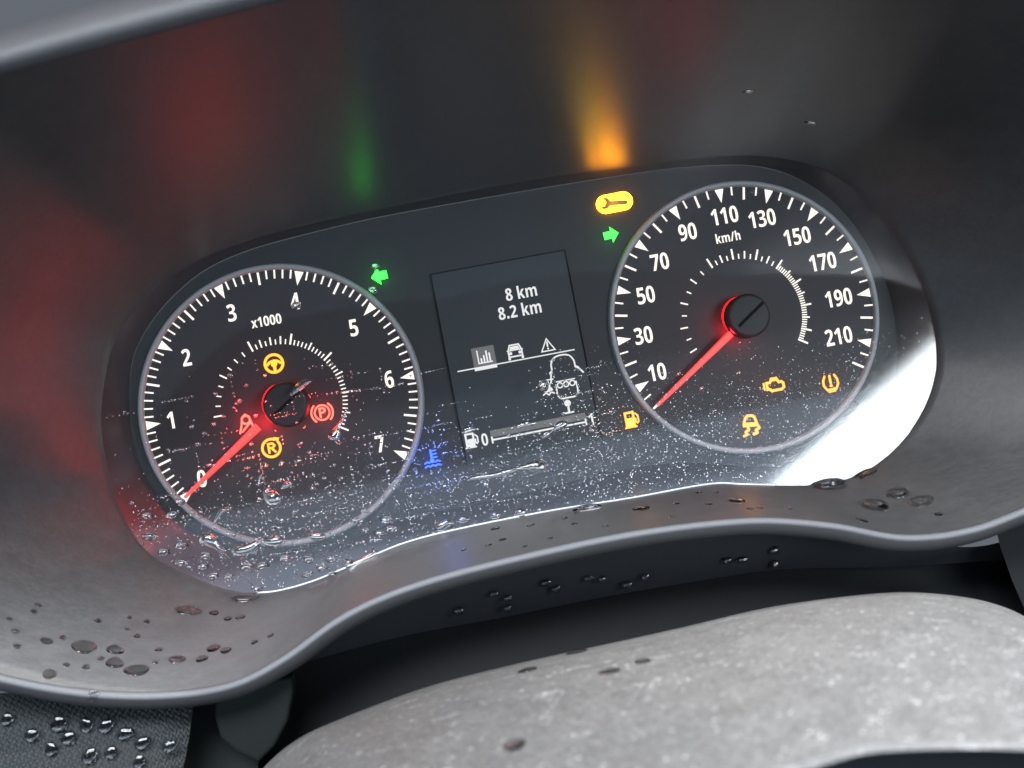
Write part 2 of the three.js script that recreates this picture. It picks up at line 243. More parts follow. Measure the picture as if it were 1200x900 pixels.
// ---- dials
const RAD = Math.PI / 180;
const tickGeo = (len, w) => { const g = new THREE.BoxGeometry(w, len, 0.0002); return g; };
function dial(name, cx, spec) {
  const d = group(name, cluster); d.position.set(cx, 0, 0);
  const plate = new THREE.CircleGeometry(0.0485, 96); plate.translate(0, 0, 0.0005); add('dial_face', plate, dialMat, d);
  const prof = [[0.0479, 0.0003], [0.0482, 0.0016], [0.0486, 0.0021], [0.0496, 0.0021], [0.0500, 0.0016], [0.0504, 0.0002]].map(([x, y]) => new THREE.Vector2(x, y));
  const rg = new THREE.LatheGeometry(prof, 160); rg.rotateX(Math.PI / 2); add('ring', rg, ringMat, d);
  const triG = (() => { const s = new THREE.Shape([new THREE.Vector2(-0.0016, 0.0024), new THREE.Vector2(0.0016, 0.0024), new THREE.Vector2(0, -0.0026)]); return new THREE.ExtrudeGeometry(s, { depth: 0.0002, bevelEnabled: false }); })();
  const put = (nm, g, a, r, m = whiteGlow) => { const o = add(nm, g, m, d); o.position.set(Math.sin(a) * r, Math.cos(a) * r, 0.0008); o.rotation.z = -a; return o; };
  for (const a of spec.tri) put('marker', triG, a, 0.0453);
  const big = tickGeo(0.0045, 0.00075), small = tickGeo(0.0031, 0.00055);
  for (const a of spec.big) put('tick_mark', big, a, 0.0455);
  for (const a of spec.small) put('tick_mark', small, a, 0.0465);
  const lens = [0.0018, 0.0028, 0.0039], gs = lens.map((l, i) => tickGeo(l, [0.00042, 0.0005, 0.0006][i]));
  for (const [a, k] of spec.inner) put('scale_mark', gs[k], a * RAD, 0.0214 + lens[k] / 2);
  for (const [t, px, py] of spec.num) { const p = at(px, py, 0.0008); const g = textGeo(t, 19.5, 0.76); const o = add('numeral', g, whiteGlow, d); o.scale.set(PX, PX, 1); o.position.set(p.x - cx, p.y, 0.0009); }
  { const [t, px, py, h] = spec.unit; const p = at(px, py, 0.0008); const o = add('unit_text', textGeo(t, h, 0.8), whiteGlow, d); o.scale.set(PX, PX, 1); o.position.set(p.x - cx, p.y, 0.0009); }
  // pointer
  const hubAt = spec.hub, tip = at(spec.tip[0], spec.tip[1], 0.0052), root = at(spec.root[0], spec.root[1], 0.0062);
  const dir = tip.clone().sub(root), len = dir.length(); dir.normalize();
  const side = V(-dir.y, dir.x, 0);
  const w0 = spec.w0, w1 = spec.w1, A = [], idx = [];
  for (const [p, w, z] of [[root, w0, 0.0062], [root.clone().lerp(tip, 0.5), (w0 + w1) / 2 * 0.93, 0.0058], [tip, w1, 0.0052]]) { for (const [s, dz] of [[-1, -0.0008], [-0.7, 0], [0.7, 0], [1, -0.0008]]) { const q = p.clone().addScaledVector(side, s * w / 2); A.push(q.x - cx, q.y, z + dz); } }
  for (let i = 0; i < 2; i++) for (let k = 0; k < 3; k++) { const a = i * 4 + k, b = a + 1, c = a + 4, e = c + 1; idx.push(a, c, b, b, c, e); }
  idx.push(0, 1, 2, 0, 2, 3, 8, 10, 9, 8, 11, 10, 0, 3, 11, 0, 11, 8);
  let ng = new THREE.BufferGeometry(); ng.setAttribute('position', new THREE.Float32BufferAttribute(A, 3)); ng.setIndex(idx); ng = ng.toNonIndexed(); ng.computeVertexNormals();
  add('needle', ng, redNeedle, d);
  const hp = at(hubAt[0], hubAt[1], 0.0085);
  const hub = new THREE.LatheGeometry([[0, 0.0088], [0.0066, 0.0088], [0.0075, 0.0083], [0.0079, 0.0074], [0.0079, 0.0032], [0.0074, 0.003], [0, 0.003]].map(([x, y]) => new THREE.Vector2(x, y)), 64); hub.rotateX(Math.PI / 2);
  const hm = add('hub_cap', hub, hubMat, d); hm.position.set(hp.x - cx, hp.y, 0);
  const gr = new THREE.BoxGeometry(0.0011, 0.0125, 0.0003); const gm = add('hub_groove', gr, hubLineMat, d); gm.position.set(hp.x - cx + 0.0006, hp.y + 0.0002, 0.0089); gm.rotation.z = Math.atan2(-dir.x, dir.y);
  const halo = new THREE.LatheGeometry([[0.0062, 0.0008], [0.0073, 0.001], [0.0073, 0.0028], [0.0062, 0.0028]].map(([x, y]) => new THREE.Vector2(x, y)), 48); halo.rotateX(Math.PI / 2);
  const hl = add('hub_light', halo, redHub, d); hl.position.copy(V((hp.x - cx) * 0.6 - 0.0007, hp.y * 0.6 + 0.0005, 0));
  const pl = new THREE.PointLight(new THREE.Color(1, 0.02, 0.03), spec.glow); pl.position.set(root.x - cx - dir.x * 0.002, root.y - dir.y * 0.002, 0.0042); pl.shadow.radius = 0.13; pl.castShadow = true; pl.name = 'hub_lamp_light'; d.add(pl);
  return d;
}
const A0 = 0.3077, DA = 0.616, tacTri = [], tacBig = [], tacSmall = [], tacIn = [];
for (let n = 0; n <= 7; n++) { const a = A0 + DA * (n - 4); tacTri.push(a); if (n < 7) for (let k = 1; k < 10; k++) (k === 5 ? tacBig : tacSmall).push(a + DA * k / 10); }
for (let a = -90; a < -18; a += 9) tacIn.push([a, Math.round((a + 90) / 9) % 4 === 0 ? 1 : 0]);
for (let k = 0; k <= 8; k++) tacIn.push([-18 + 4.5 * k, k % 8 === 0 ? 2 : k % 4 === 0 ? 1 : k % 2 ? 0 : 1]);
for (let k = 1; k <= 29; k++) tacIn.push([18 + 3.6 * k, k % 10 === 0 || k === 29 ? 2 : k % 5 === 0 ? 1 : 0]);
const tacho = dial('tachometer', -0.085, {
  tri: tacTri, big: tacBig, small: tacSmall, inner: tacIn,
  num: [['0', 236.6, 560.7], ['1', 200, 492.7], ['2', 218.5, 419], ['3', 271.4, 366.6], ['4', 346, 353], ['5', 414.5, 384], ['6', 456, 444.5], ['7', 445.6, 520]],
  unit: ['x1000', 312, 376, 11.5], hub: [334, 474], tip: [216, 583], root: [302, 500], glow: 0.0013, w0: 0.0029, w1: 0.0011,
});
const S0 = 0.192, DS = 0.3925, spTri = [], spBig = [], spSmall = [], spIn = [];
for (let v = 0; v <= 220; v += 5) { const a = S0 + DS * ((v - 10) / 20 - 5.5); if (v % 20 === 10) spTri.push(a); else if (v % 10 === 0) spBig.push(a); else spSmall.push(a); }
for (let k = 0; k <= 8; k++) spIn.push([-112.4 + 11.25 * k, k % 2 === 0 ? 1 : 0]);
for (let k = 0; k <= 12; k++) spIn.push([-22.4 + 5.6 * k, k % 4 === 0 ? 2 : k % 2 === 0 ? 1 : 0]);
for (let k = 1; k <= 35; k++) spIn.push([44.8 + 2.24 * k, k % 10 === 0 || k === 35 ? 2 : k % 5 === 0 ? 1 : 0]);
const speedo = dial('speedometer', 0.085, {
  tri: spTri, big: spBig, small: spSmall, inner: spIn,
  num: [['10', 770, 436], ['30', 754, 393], ['50', 756.7, 345.7], ['70', 773, 306.7], ['90', 805.7, 271.7], ['110', 849, 252.7], ['130', 893, 256], ['150', 934, 277], ['170', 964, 306.7], ['190', 982.7, 349], ['210', 982.7, 394]],
  unit: ['km/h', 853, 278, 11], hub: [878, 369.5], tip: [771, 475], root: [857, 391], glow: 0.006, w0: 0.0026, w1: 0.0010,
});

// ---- warning lamps: each a part of the cluster (its pictogram lit from behind)
function lamp(name, label, px, py, gs, mat, lightColor, power, turn = 0, z = 0.0009) {
  const p = at(px, py, z); const m = print(name, gs, mat, cluster, p, z); m.rotation.z = turn; if (label) m.userData.label = label;
  if (power) { const l = new THREE.PointLight(new THREE.Color(...lightColor), power); l.name = name + '_glow'; l.position.set(p.x, p.y, z + 0.0035); l.shadow.radius = 0.1; cluster.add(l); }
  return m;
}
const AMB = [1, 0.32, 0.01], GRN = [0.02, 1, 0.06], RED = [1, 0.03, 0.03], BLU = [0.03, 0.12, 1];
{ // spanner in a pill
  const wrench = spin([[14, 2.6], [-3, 3], [-5, 6.4], [-9.5, 7.4], [-14, 5.2], [-9.5, 4], [-8, 1.6], [-8.8, -1.4], [-11, -3.2], [-15, -3], [-12, -7], [-7, -6.6], [-3, -3], [14, -2.6], [17.4, -2.2], [18.6, 0], [17.4, 2.2]], -0.12);
  lamp('spanner_lamp', 'amber pill shaped lamp with dark spanner', 720, 237.5, [fill(pill(44, 22))], amber, AMB, 0.00035, 0.015);
  lamp('spanner_symbol', null, 718, 238, [fill(wrench)], amberDark, AMB, 0, 0, 0.0013);
}
const arrow = [[-9, 4.6], [0, 4.6], [0, 10], [9.5, 0], [0, -10], [0, -4.6], [-9, -4.6]];
lamp('turn_signal_lamp', 'green arrow lamp pointing right', 716, 275, [fill(arrow)], greenDim, GRN, 0.00015, 0.06);
lamp('turn_signal_lamp', 'green arrow lamp pointing left', 444.5, 323.5, [fill(arrow.map(([x, y]) => [-x, y]).reverse())], green, GRN, 0.00015, 0.06);
lamp('steering_lamp', 'amber steering wheel lamp', 321, 426, [ribbon(circle(0, 0, 10.3), 3, true), fill(circle(0, -0.5, 3.6)), ribbon(arc(0, -7, 10, 40, 140), 3), ribbon([[0, -2], [0, -9]], 3.4)], amberIcon, AMB, 0.00008);
lamp('gear_lamp', 'amber ring lamp with arrow below the tachometer hub', 318, 525, [ribbon(arc(0, 0, 10.3, 60, 395), 2.8), fill([[4, 12], [11, 10], [8, 5]]), ribbon([[-3, -5], [-3, 5], [2, 5], [4, 2.5], [2, 0], [-3, 0]], 2.4), ribbon([[0, 0], [4, -5]], 2.4)], amberIcon, AMB, 0.00008);
lamp('parking_brake_lamp', 'red parking brake lamp with P in a circle', 377.5, 483.5, [ribbon(circle(0, 0, 8.6), 1.8, true), ribbon(arc(0, 0, 12.4, -48, 48), 1.8), ribbon(arc(0, 0, 12.4, 132, 228), 1.8), ribbon([[-2.4, -5], [-2.4, 5], [1.4, 5], [3.4, 3.4], [3.4, 1.6], [1.4, 0], [-2.4, 0]], 2)], redIcon, RED, 0.0006);
lamp('seat_belt_lamp', 'red seat belt lamp beside the tachometer needle', 289, 497, [ribbon(circle(0, 5, 4.6), 1.9, true), ribbon([[-9, -9], [-6, -1], [-4, 8], [0, 11], [4, 8], [6, -1], [9, -9]], 1.9), ribbon([[-6, -8], [4, 1]], 1.9)], redIcon, RED, 0.0006);
lamp('coolant_lamp', 'blue coolant temperature lamp', 506, 537.5, [ribbon([[0, -2], [0, 10]], 2.6), fill(circle(0, -2.5, 2.7)), ribbon([[0, 9], [6, 9]], 1.8), ribbon([[0, 5], [6, 5]], 1.8), ribbon([[0, 1], [6, 1]], 1.8), ribbon([[-9, -4.5], [-6, -3], [-3.6, -4.5]], 2), ribbon([[3.6, -4.5], [6, -3], [9, -4.5]], 2), ribbon([[-9, -9], [-6, -7.5], [-3, -9], [0, -7.5], [3, -9], [6, -7.5], [9, -9]], 2)], blue, BLU, 0.0004);
const pump = [fill([[-8, -9], [4, -9], [4, 9], [-8, 9]], [rect(-5.5, 1.5, 1.5, 6.5)]), ribbon([[5, 6], [8, 3], [8, -4], [6.4, -5.6], [5, -4], [5, 0]], 1.8), fill(rect(-9.4, -10.4, 5.4, -8.6))];
lamp('fuel_lamp', 'amber low fuel lamp', 740, 491, pump, amberIcon, AMB, 0.0001);
lamp('engine_lamp', 'amber engine outline lamp', 907.5, 451.5, [ribbon([[-9, 4], [-5, 4], [-3, 6.5], [4, 6.5], [6, 3], [9, 3], [11, 1], [11, -4], [8, -6], [-4, -6], [-7, -3.4], [-9, -3.4]], 3, true), ribbon([[-12.4, 4], [-12.4, -3]], 2.4), ribbon([[-3, 8.5], [4, 8.5]], 2)], amberIcon, AMB, 0.0001);
lamp('tyre_pressure_lamp', 'amber tyre pressure lamp', 973.5, 449, [ribbon([[-6, 9], [-8.6, 4], [-8.8, -2], [-5.5, -7.6], [5.5, -7.6], [8.8, -2], [8.6, 4], [6, 9]], 2.5), ribbon([[0, 8.6], [0, 0.6]], 2.8), fill(circle(0, -3, 1.7)), ribbon([[-4, -10], [4, -10]], 1.6)], amberIcon, AMB, 0.0001);
lamp('stability_lamp', 'amber skidding car lamp', 879.5, 498.5, [ribbon(spin([[-8, 1], [-5.6, 9], [-3, 11.4], [3, 11.4], [5.6, 9], [8, 1]], -0.12), 3), fill(spin([[-9, 3.4], [9, 3.4], [9, -1.6], [-9, -1.6]], -0.12)), ribbon(smooth([[-10, -11], [-6, -9.6], [-7, -6.8], [-3, -4.6], [-3.4, -2]]), 3.1), ribbon(smooth([[2, -11], [6.6, -9.6], [5.4, -6.8], [9.6, -4.6], [9, -2]]), 3.1)], amberIcon, AMB, 0.0001);

// ---- display
const display = group('display_screen', cluster);
{
  const x0 = -0.0249, x1 = 0.0249, y1 = 0.0362, y0 = -0.0338;
  const sp = new THREE.PlaneGeometry(x1 - x0, y1 - y0); sp.translate((x0 + x1) / 2, (y0 + y1) / 2, 0.0006); add('screen_panel', sp, screenMat, display);
  const t = 0.0004; const fr = merge([[x0, y0, x0 + t, y1], [x1 - t, y0, x1, y1], [x0 + t, y1 - t, x1 - t, y1]].map(([a, b, c, d]) => { const g = new THREE.BoxGeometry(c - a, d - b, 0.0005); g.translate((a + c) / 2, (b + d) / 2, 0.0008); return g; }));
  add('screen_edge', fr, hubLineMat, display);
  const D = (name, px, py, gs, mat = screenGlow, z = 0.0009, turn = 0) => { const m = print(name, gs, mat, display, at(px, py, z), z); m.rotation.z = turn; return m; };
  D('trip_text', 610.5, 342.5, [textGeo('8 km', 14.5, 0.82)]);
  D('trip_text', 609, 363.5, [textGeo('8.2 km', 14.5, 0.82)]);
  D('menu_tile', 567, 418, [fill(rect(-13.4, -11.8, 13.4, 11.8))], screenGrey, 0.0008);
  D('chart_icon', 567, 418, [ribbon([[-7, 8], [-7, -7], [9, -7]], 1.5), ribbon([[-3.5, -6], [-3.5, -2]], 2), ribbon([[0, -6], [0, 1]], 2), ribbon([[3.4, -6], [3.4, 6]], 2), ribbon([[6.8, -6], [6.8, 3]], 2)], screenGlow, 0.001);
  D('menu_underline', 567, 418, [fill(rect(-13.4, -15, 13.4, -12))]);
  D('car_icon', 603.5, 411.5, [ribbon([[-8, -8], [-8, 1], [-5.4, 7.6], [5.4, 7.6], [8, 1], [8, -8]], 1.8), ribbon([[-9, 1.4], [9, 1.4]], 1.4), ribbon([[-8, -6], [8, -6]], 1.8), fill([[-4.6, 6], [4.6, 6], [6, 2.2], [-6, 2.2]]), fill(circle(-5.5, -2, 1.9, 10)), fill(circle(5.5, -2, 1.9, 10)), fill(rect(-9.2, -9.6, -6.4, -6)), fill(rect(6.4, -9.6, 9.2, -6))]);
  D('warning_icon', 641.5, 404.5, [ribbon([[-8, -6.6], [8, -6.6], [0, 7.6]], 1.6, true), ribbon([[0, 3.6], [0, -1.4]], 1.9), fill(circle(0, -4, 1.2, 8))]);
  D('divider_line', 605, 422.5, [fill(rect(-70, -0.7, 70, 0.7))]);
  D('car_plan_icon', 662, 440, [ribbon(smooth([[-17.5, -5], [-15.5, 5], [-14, 8], [-13.5, 16], [-9, 22.5], [0, 24.5], [9, 22.5], [13.5, 16], [14, 9]]), 1.9), ribbon([[14, 9], [17, 7], [22, 0]], 2.1), ribbon([[-14, 8], [-17, 6]], 1.9), ribbon([[14, 8], [17, 6]], 1.9)]);
  D('seat_row_icon', 664, 453, [ribbon(smooth([[-12, 4], [-12, -8], [-9, -12.4], [0, -13], [9, -12.4], [12, -8], [12, 4]]), 1.9), ribbon(circle(-7.4, 3, 3), 1.5, true), ribbon(circle(0, 3, 3), 1.5, true), ribbon(circle(7.4, 3, 3), 1.5, true), ribbon([[-11, 7.6], [11, 7.6]], 1.4)]);
  D('belt_icon', 642, 455, [fill(circle(0, 6.6, 2.6, 12)), fill([[-2.6, 4], [2.6, 4], [6, -3], [2.6, -4.6], [-2.6, -4.6], [-6, -3]]), ribbon([[-6.6, -7], [-3, -5], [0, -8], [3, -5], [6.6, -7]], 1.7), ribbon([[-8, 9.6], [8, 9.6]], 1.4), ribbon([[6.6, 9], [-3, -5]], 1.2)]);
  D('gear_knob_icon', 666, 477, [fill(circle(0, 4.6, 4, 14)), ribbon([[0, 1], [0, -5]], 2.6), ribbon([[-5, -6.6], [5, -6.6]], 2)]);
  D('fuel_icon', 552.5, 515.5, pump.map((g) => { const h = g.clone(); h.scale(0.92, 0.92, 1); return h; }));
  D('fuel_text', 568, 515, [textGeo('0', 14, 0.78)]);
  D('fuel_text', 692.5, 491.5, [textGeo('1', 14, 0.78)]);
  D('fuel_bar', 631, 500.5, [fill(rect(-57, -1.5, 57, 6.5))], screenGrey, 0.0008);
  D('fuel_scale', 632, 505, [fill(rect(-57, -1, 57, 1)), fill(rect(-57, -4, -55, 4)), fill(rect(55, -4, 57, 4)), fill(rect(-28.5, -4, -27.2, -0.8)), fill(rect(-0.6, -4, 0.6, -0.8)), fill(rect(27, -4, 28.3, -0.8))], screenGlow, 0.001);
}

// ------------------------------------------------------------------ what lies below the cowl
function sheet(rows, uvs = 8, flip = false) { const g = grid(rows, false, uvs); return g; }
{ // under-dash panel: upright strip under the rim, then a darker recess sloping forward
  const under = group('under_dash_panel'); tag(under, 'dark plastic panel in the shade under the cowl, above the sunlit column cover', 'dash panel');
  const top = [[330, 740], [440, 690], [560, 650], [700, 628], [850, 612], [950, 612], [1050, 630], [1150, 640], [1260, 600]], mid = [[300, 792], [354, 777], [470, 746], [592, 723], [700, 701], [800, 684], [908, 668], [1050, 664], [1260, 650]];
  const crv = (a, z, n = 60) => new THREE.CatmullRomCurve3(a.map(([x, y]) => at(x, y, z)), false, 'centripetal').getPoints(n);
  const a = crv(top, 0.044), b = crv(mid, 0.04), c = crv(mid, 0.034), low = [[260, 960], [380, 900], [500, 850], [600, 825], [700, 803], [800, 780], [908, 760], [1050, 745], [1260, 800]], d = crv(low, 0.05);
  add('upright_strip', sheet([a, b].map((r) => r), 8), darkMat, under);
  add('lower_recess', sheet([b.map((p) => p.clone().add(V(0, 0, -0.0005))), c, d], 8), darkMat2, under);
}
{ // woven dash trim at the lower left
  const weave = noiseTex(256, (x, y) => { const u = x / 256, v = y / 256; const w = Math.sin((v * 12 + 0.35 * Math.sin(u * Math.PI * 2 * 12)) * Math.PI * 2) * 0.5 + 0.5, k = Math.sin((u * 24 + (Math.floor(v * 12) % 2) * 0.5) * Math.PI * 2) * 0.5 + 0.5; return 0.15 + 0.85 * w * (0.45 + 0.55 * k); });
  const wm = P({ name: 'woven_trim', color: col(0.012, 0.015, 0.0165), roughness: 0.6, specularIntensity: 0.6, bumpMap: weave, bumpScale: 0.0006 });
  weave.repeat.set(2.2, 2.2); weave.rotation = -0.28;
  const trim = group('dash_trim'); tag(trim, 'dark woven textured dash trim at the lower left under the cowl lip', 'dash trim');
  const rows = []; for (let i = 0; i <= 10; i++) { const t = i / 10, r = []; for (let j = 0; j <= 16; j++) { const u = j / 16; const edge = Math.max(0, u - 0.82) / 0.18; const p = at(-90 + u * 312 - t * 4 - 26 * u * u * t * t, 812 + t * 150, 0.062 + 0.02 * t); p.z -= 0.004 * edge * edge; r.push(p); } rows.push(r); }
  const g = sheet(rows, 20); add('woven_panel', g, wm, trim);
  const rows2 = []; for (let i = 0; i <= 4; i++) { const t = i / 4; rows2.push([[214, 815], [222, 812], [262, 806], [285, 804], [306, 802]].map(([x, y], k) => at(x - t * 6, y + t * 160, 0.047 + 0.012 * t - 0.003 * (k === 0)))); }
  add('smooth_border', sheet(rows2), olive, trim);
  const leaf = new THREE.Shape(); const pts = [[255, 800], [256, 840], [262, 862], [280, 878], [302, 888], [318, 872], [332, 845], [338, 812], [337, 800], [256, 812]].map(([x, y]) => at(x, y, 0.063));
  leaf.setFromPoints(pts.map((p) => new THREE.Vector2(p.x, p.y)));
  const lg = new THREE.ExtrudeGeometry(leaf, { depth: 0.004, bevelEnabled: true, bevelSize: 0.0012, bevelThickness: 0.001, bevelSegments: 3, curveSegments: 12 }); lg.translate(0, 0, 0.058);
  const sh = add('switch_stalk_guard', lg, olive, null); tag(sh, 'dark rounded plastic tab under the cowl lip beside the woven trim', 'trim tab');
}
{ // piece of dash at the far right
  const g = sheet([[at(1162, 600, 0.05), at(1320, 560, 0.05)], [at(1172, 640, 0.053), at(1340, 620, 0.053)], [at(1186, 680, 0.056), at(1340, 660, 0.056)], [at(1212, 740, 0.06), at(1360, 740, 0.06)]]);
  const o = add('dash_edge', g, darkMat2, null); tag(o, 'sliver of dark dash plastic at the right edge below the cowl lip', 'dash panel');
}
{ // steering column cover in the sun
  const cover = group('steering_column_cover'); tag(cover, 'sunlit grey grained steering column cover with dust and water marks in the foreground', 'steering column cover');
  const F = [[285, 930, 470, 1040], [318, 890, 520, 1010], [352, 864, 560, 985], [400, 842, 620, 970], [500, 805, 710, 945], [600, 779, 800, 925], [700, 757, 880, 905], [800, 735, 945, 890], [900, 712, 1005, 873], [1000, 698, 1062, 868], [1060, 694, 1110, 867], [1110, 697, 1150, 867], [1160, 706, 1185, 868], [1200, 722, 1215, 870], [1260, 765, 1270, 878]];
  const far = new THREE.CatmullRomCurve3(F.map((f) => at(f[0], f[1], 0.066)), false, 'centripetal').getPoints(120), near = new THREE.CatmullRomCurve3(F.map((f) => at(f[2], f[3], 0.2)), false, 'centripetal').getPoints(120);
  const rows = [far.map((p) => p.clone().add(V(0, -0.014, -0.008))), far.map((p) => p.clone().add(V(0, -0.005, -0.004))), far.map((p) => p.clone().add(V(0, -0.0012, -0.0012)))];
  for (let i = 0; i <= 40; i++) { const t = i / 40; rows.push(far.map((p, j) => { const q = p.clone().lerp(near[j], t); q.y += 0.006 * Math.sin(Math.PI * t); return q; })); }
  for (const [y, z] of [[-0.0001, 0.0006], [-0.0005, 0.0010], [-0.0010, 0.0011]]) rows.push(near.map((p) => p.clone().add(V(0, y, z))));
  const flecks = new Float32Array(1024 * 1024);
  const splat = (cx, cy, rx, ry, a, v) => { const ca = Math.cos(a), sa = Math.sin(a), m = Math.ceil(Math.max(rx, ry)) + 1; for (let y = -m; y <= m; y++) for (let x = -m; x <= m; x++) { const u = (x * ca + y * sa) / rx, w = (-x * sa + y * ca) / ry, d = u * u + w * w; if (d < 1) { const i = ((cy + y + 2048) % 1024) * 1024 + (cx + x + 2048) % 1024; flecks[i] = Math.max(flecks[i], v * Math.min(1, (1 - d) * 2)); } } };
  for (let k = 0; k < 900; k++) { const s = Math.pow(rng(), 2); splat(Math.floor(rr(0, 1024)), Math.floor(rr(0, 1024)), 1.5 + 5 * s, 1.2 + 2.2 * s, rr(-0.5, 0.5), rr(0.1, 0.45)); }
  for (let k = 0; k < 60; k++) { const x = rr(0, 1024), y = rr(0, 1024), n = rr(3, 12); for (let q = 0; q < n; q++) splat(Math.floor(x + rr(-28, 28)), Math.floor(y + rr(-9, 9)), rr(2, 8), rr(1.2, 2.6), rr(-0.4, 0.2), rr(0.15, 0.4)); }
  for (let k = 0; k < 70; k++) splat(Math.floor(rr(0, 1024)), Math.floor(rr(0, 1024)), rr(4, 9), rr(3, 5), rr(-0.3, 0.3), 0.001);
  const film = noiseTex(1024, (x, y) => {
    const a = L16(x / 64, y / 64), b = L64(x / 16, y / 16), c = L256(x / 4, y / 4), f = flecks[y * 1024 + x];
    const v = 0.35 + 0.04 * a + 0.05 * b + 0.12 * c + f * (0.5 + 0.7 * a);
    return [v, v * 0.998, v * 0.99];
  }, 1, true);
  film.repeat.set(1, 1);
  const cm = P({ name: 'column_plastic', color: col(1, 1, 1), map: film, roughness: 0.62, specularIntensity: 0.6, bumpMap: grain, bumpScale: 0.00035 });
  const shell = sheet(rows, 9); { const p = shell.attributes.position, c = []; for (let i = 0; i < p.count; i++) { const k = 0.46 + 0.5 * THREE.MathUtils.smoothstep(p.getX(i), -0.07, 0.06); c.push(k, k, k); } shell.setAttribute('color', new THREE.Float32BufferAttribute(c, 3)); cm.vertexColors = true; }  // dust cover and the darker left shading both put into vertex colour
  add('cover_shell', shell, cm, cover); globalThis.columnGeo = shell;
  const fr = [near.map((p) => p.clone().add(V(0, -0.0010, 0.0010))), near.map((p) => p.clone().add(V(0, -0.0045, -0.006))), near.map((p) => p.clone().add(V(0, -0.02, -0.008)))];
  add('front_face', sheet(fr), darkMat, cover);
}

// ------------------------------------------------------------------ water and dust
function dome(outline, h, rings = 5) {
  const n = outline.length, pos = [0, 0, h], idx = [];
  for (let i = 1; i <= rings; i++) { const s = Math.sin(i / rings * Math.PI / 2), z = h * Math.cos(i / rings * Math.PI / 2); for (const [x, y] of outline) pos.push(x * s, y * s, z); }
  for (let j = 0; j < n; j++) idx.push(0, 1 + j, 1 + (j + 1) % n);
  for (let i = 0; i < rings - 1; i++) for (let j = 0; j < n; j++) { const a = 1 + i * n + j, b = 1 + i * n + (j + 1) % n; idx.push(a, a + n, b, b, a + n, b + n); }
  const c = pos.length / 3; pos.push(0, 0, 0); for (let j = 0; j < n; j++) { const a = 1 + (rings - 1) * n + j, b = 1 + (rings - 1) * n + (j + 1) % n; idx.push(c, b, a); }
  const g = new THREE.BufferGeometry(); g.setAttribute('position', new THREE.Float32BufferAttribute(pos, 3)); g.setIndex(idx); g.computeVertexNormals(); return g;
}
const blob = (rx, ry, rough = 0.12, n = 22) => { const a = rr(0, 6), b = rr(0, 6), k = rr(0.5, 1); return Array.from({ length: n }, (_, i) => { const t = i / n * Math.PI * 2, r = 1 + rough * k * (Math.sin(2 * t + a) * 0.6 + Math.sin(3 * t + b) * 0.5); return [rx * r * Math.cos(t), ry * r * Math.sin(t)]; }); };
const lensQ = new THREE.Quaternion().setFromUnitVectors(V(0, 0, 1), V(0, 0.09, 1).normalize());
function lensDrop(px, py, w, h, turn, label, groupName, shape, hr = 0.45) {
  const s = 0.000294; // metres per photo pixel on the lens
  const o = add('water_drop', dome(shape ?? blob(w / 2 * s, h / 2 * s), Math.min(w, h) / 2 * s * hr * 2), waterMat);
  const p = onLens(px, py); o.position.copy(p).add(V(0, 0, 0.00012)); o.quaternion.copy(lensQ).multiply(new THREE.Quaternion().setFromAxisAngle(V(0, 0, 1), turn));
  return tag(o, label, 'water drop', groupName);
}
function trail(points, hr = 0.7) { // points in photo pixels: [x, y, width]; half-round bead of water following them on the lens
  const s = 0.000294, o = onLens(points[0][0], points[0][1]);
  const c = new THREE.CatmullRomCurve3(points.map(([x, y, w]) => { const p = onLens(x, y); return V(p.x - o.x, p.y - o.y, w * s); }), false, 'centripetal').getPoints(points.length * 6);
  const rows = []; const K = 10;
  c.forEach((p, i) => { const a = c[Math.max(0, i - 1)], b = c[Math.min(c.length - 1, i + 1)], t = V(b.x - a.x, b.y - a.y, 0).normalize(), n = V(-t.y, t.x, 0), e = Math.min(1, Math.sqrt(Math.min(i, c.length - 1 - i) / 3) + 0.05), w = Math.max(0.5 * s, p.z) * 0.6 * e; const r = []; for (let k = 0; k <= K; k++) { const f = k / K * Math.PI; const q = V(p.x, p.y, 0).addScaledVector(n, Math.cos(f) * w); q.z = lensZ(q.x + o.x, q.y + o.y) - o.z + Math.sin(f) * w * hr; r.push(q); } for (let k = 1; k < K; k++) { const f = 1 - 2 * k / K; const q = V(p.x, p.y, 0).addScaledVector(n, -Math.cos(k / K * Math.PI) * w); q.z = lensZ(q.x + o.x, q.y + o.y) - o.z; r.push(q); } rows.push(r); });
  const g = grid(rows, true, 8); return { g, o };
}
function waterTrail(points, label, hr) { const { g, o } = trail(points, hr); const m = add('water_drop', g, waterMat); m.position.copy(o).add(V(0, 0, 0.00012)); return tag(m, label, 'water drop'); }
waterTrail([[548, 562, 2], [560, 560, 5], [580, 557, 4.5], [596, 553, 6], [610, 549, 4], [622, 547, 9], [632, 547, 12], [640, 552, 5]], 'long wavy water streak below the fuel gauge of the screen');
waterTrail([[404, 655, 3], [407, 660, 9], [414, 662, 8], [424, 657, 5], [436, 650, 6], [442, 645, 8]], 'hooked white water drop on the lens edge right below the tachometer');
waterTrail([[232, 637, 4], [240, 632, 12], [248, 635, 12], [256, 642, 6], [266, 646, 3]], 'flared water drop on the lower left of the tachometer ring');
waterTrail([[270, 646, 4], [280, 646, 10], [292, 643, 10], [304, 634, 4]], 'water drop touching the bottom of the tachometer ring, middle of the row');
waterTrail([[306, 634, 3], [316, 635, 9], [324, 634, 10], [331, 632, 6]], 'water drop hanging on the lowest point of the tachometer ring');
waterTrail([[362, 625, 3], [366, 628, 7], [374, 629, 8], [382, 629, 5]], 'white water drop on the lower right of the tachometer ring');
waterTrail([[316, 573, 3], [311, 577, 5], [318, 583, 15], [323, 586, 14], [327, 591, 6]], 'largest water drop inside the lower tachometer dial');
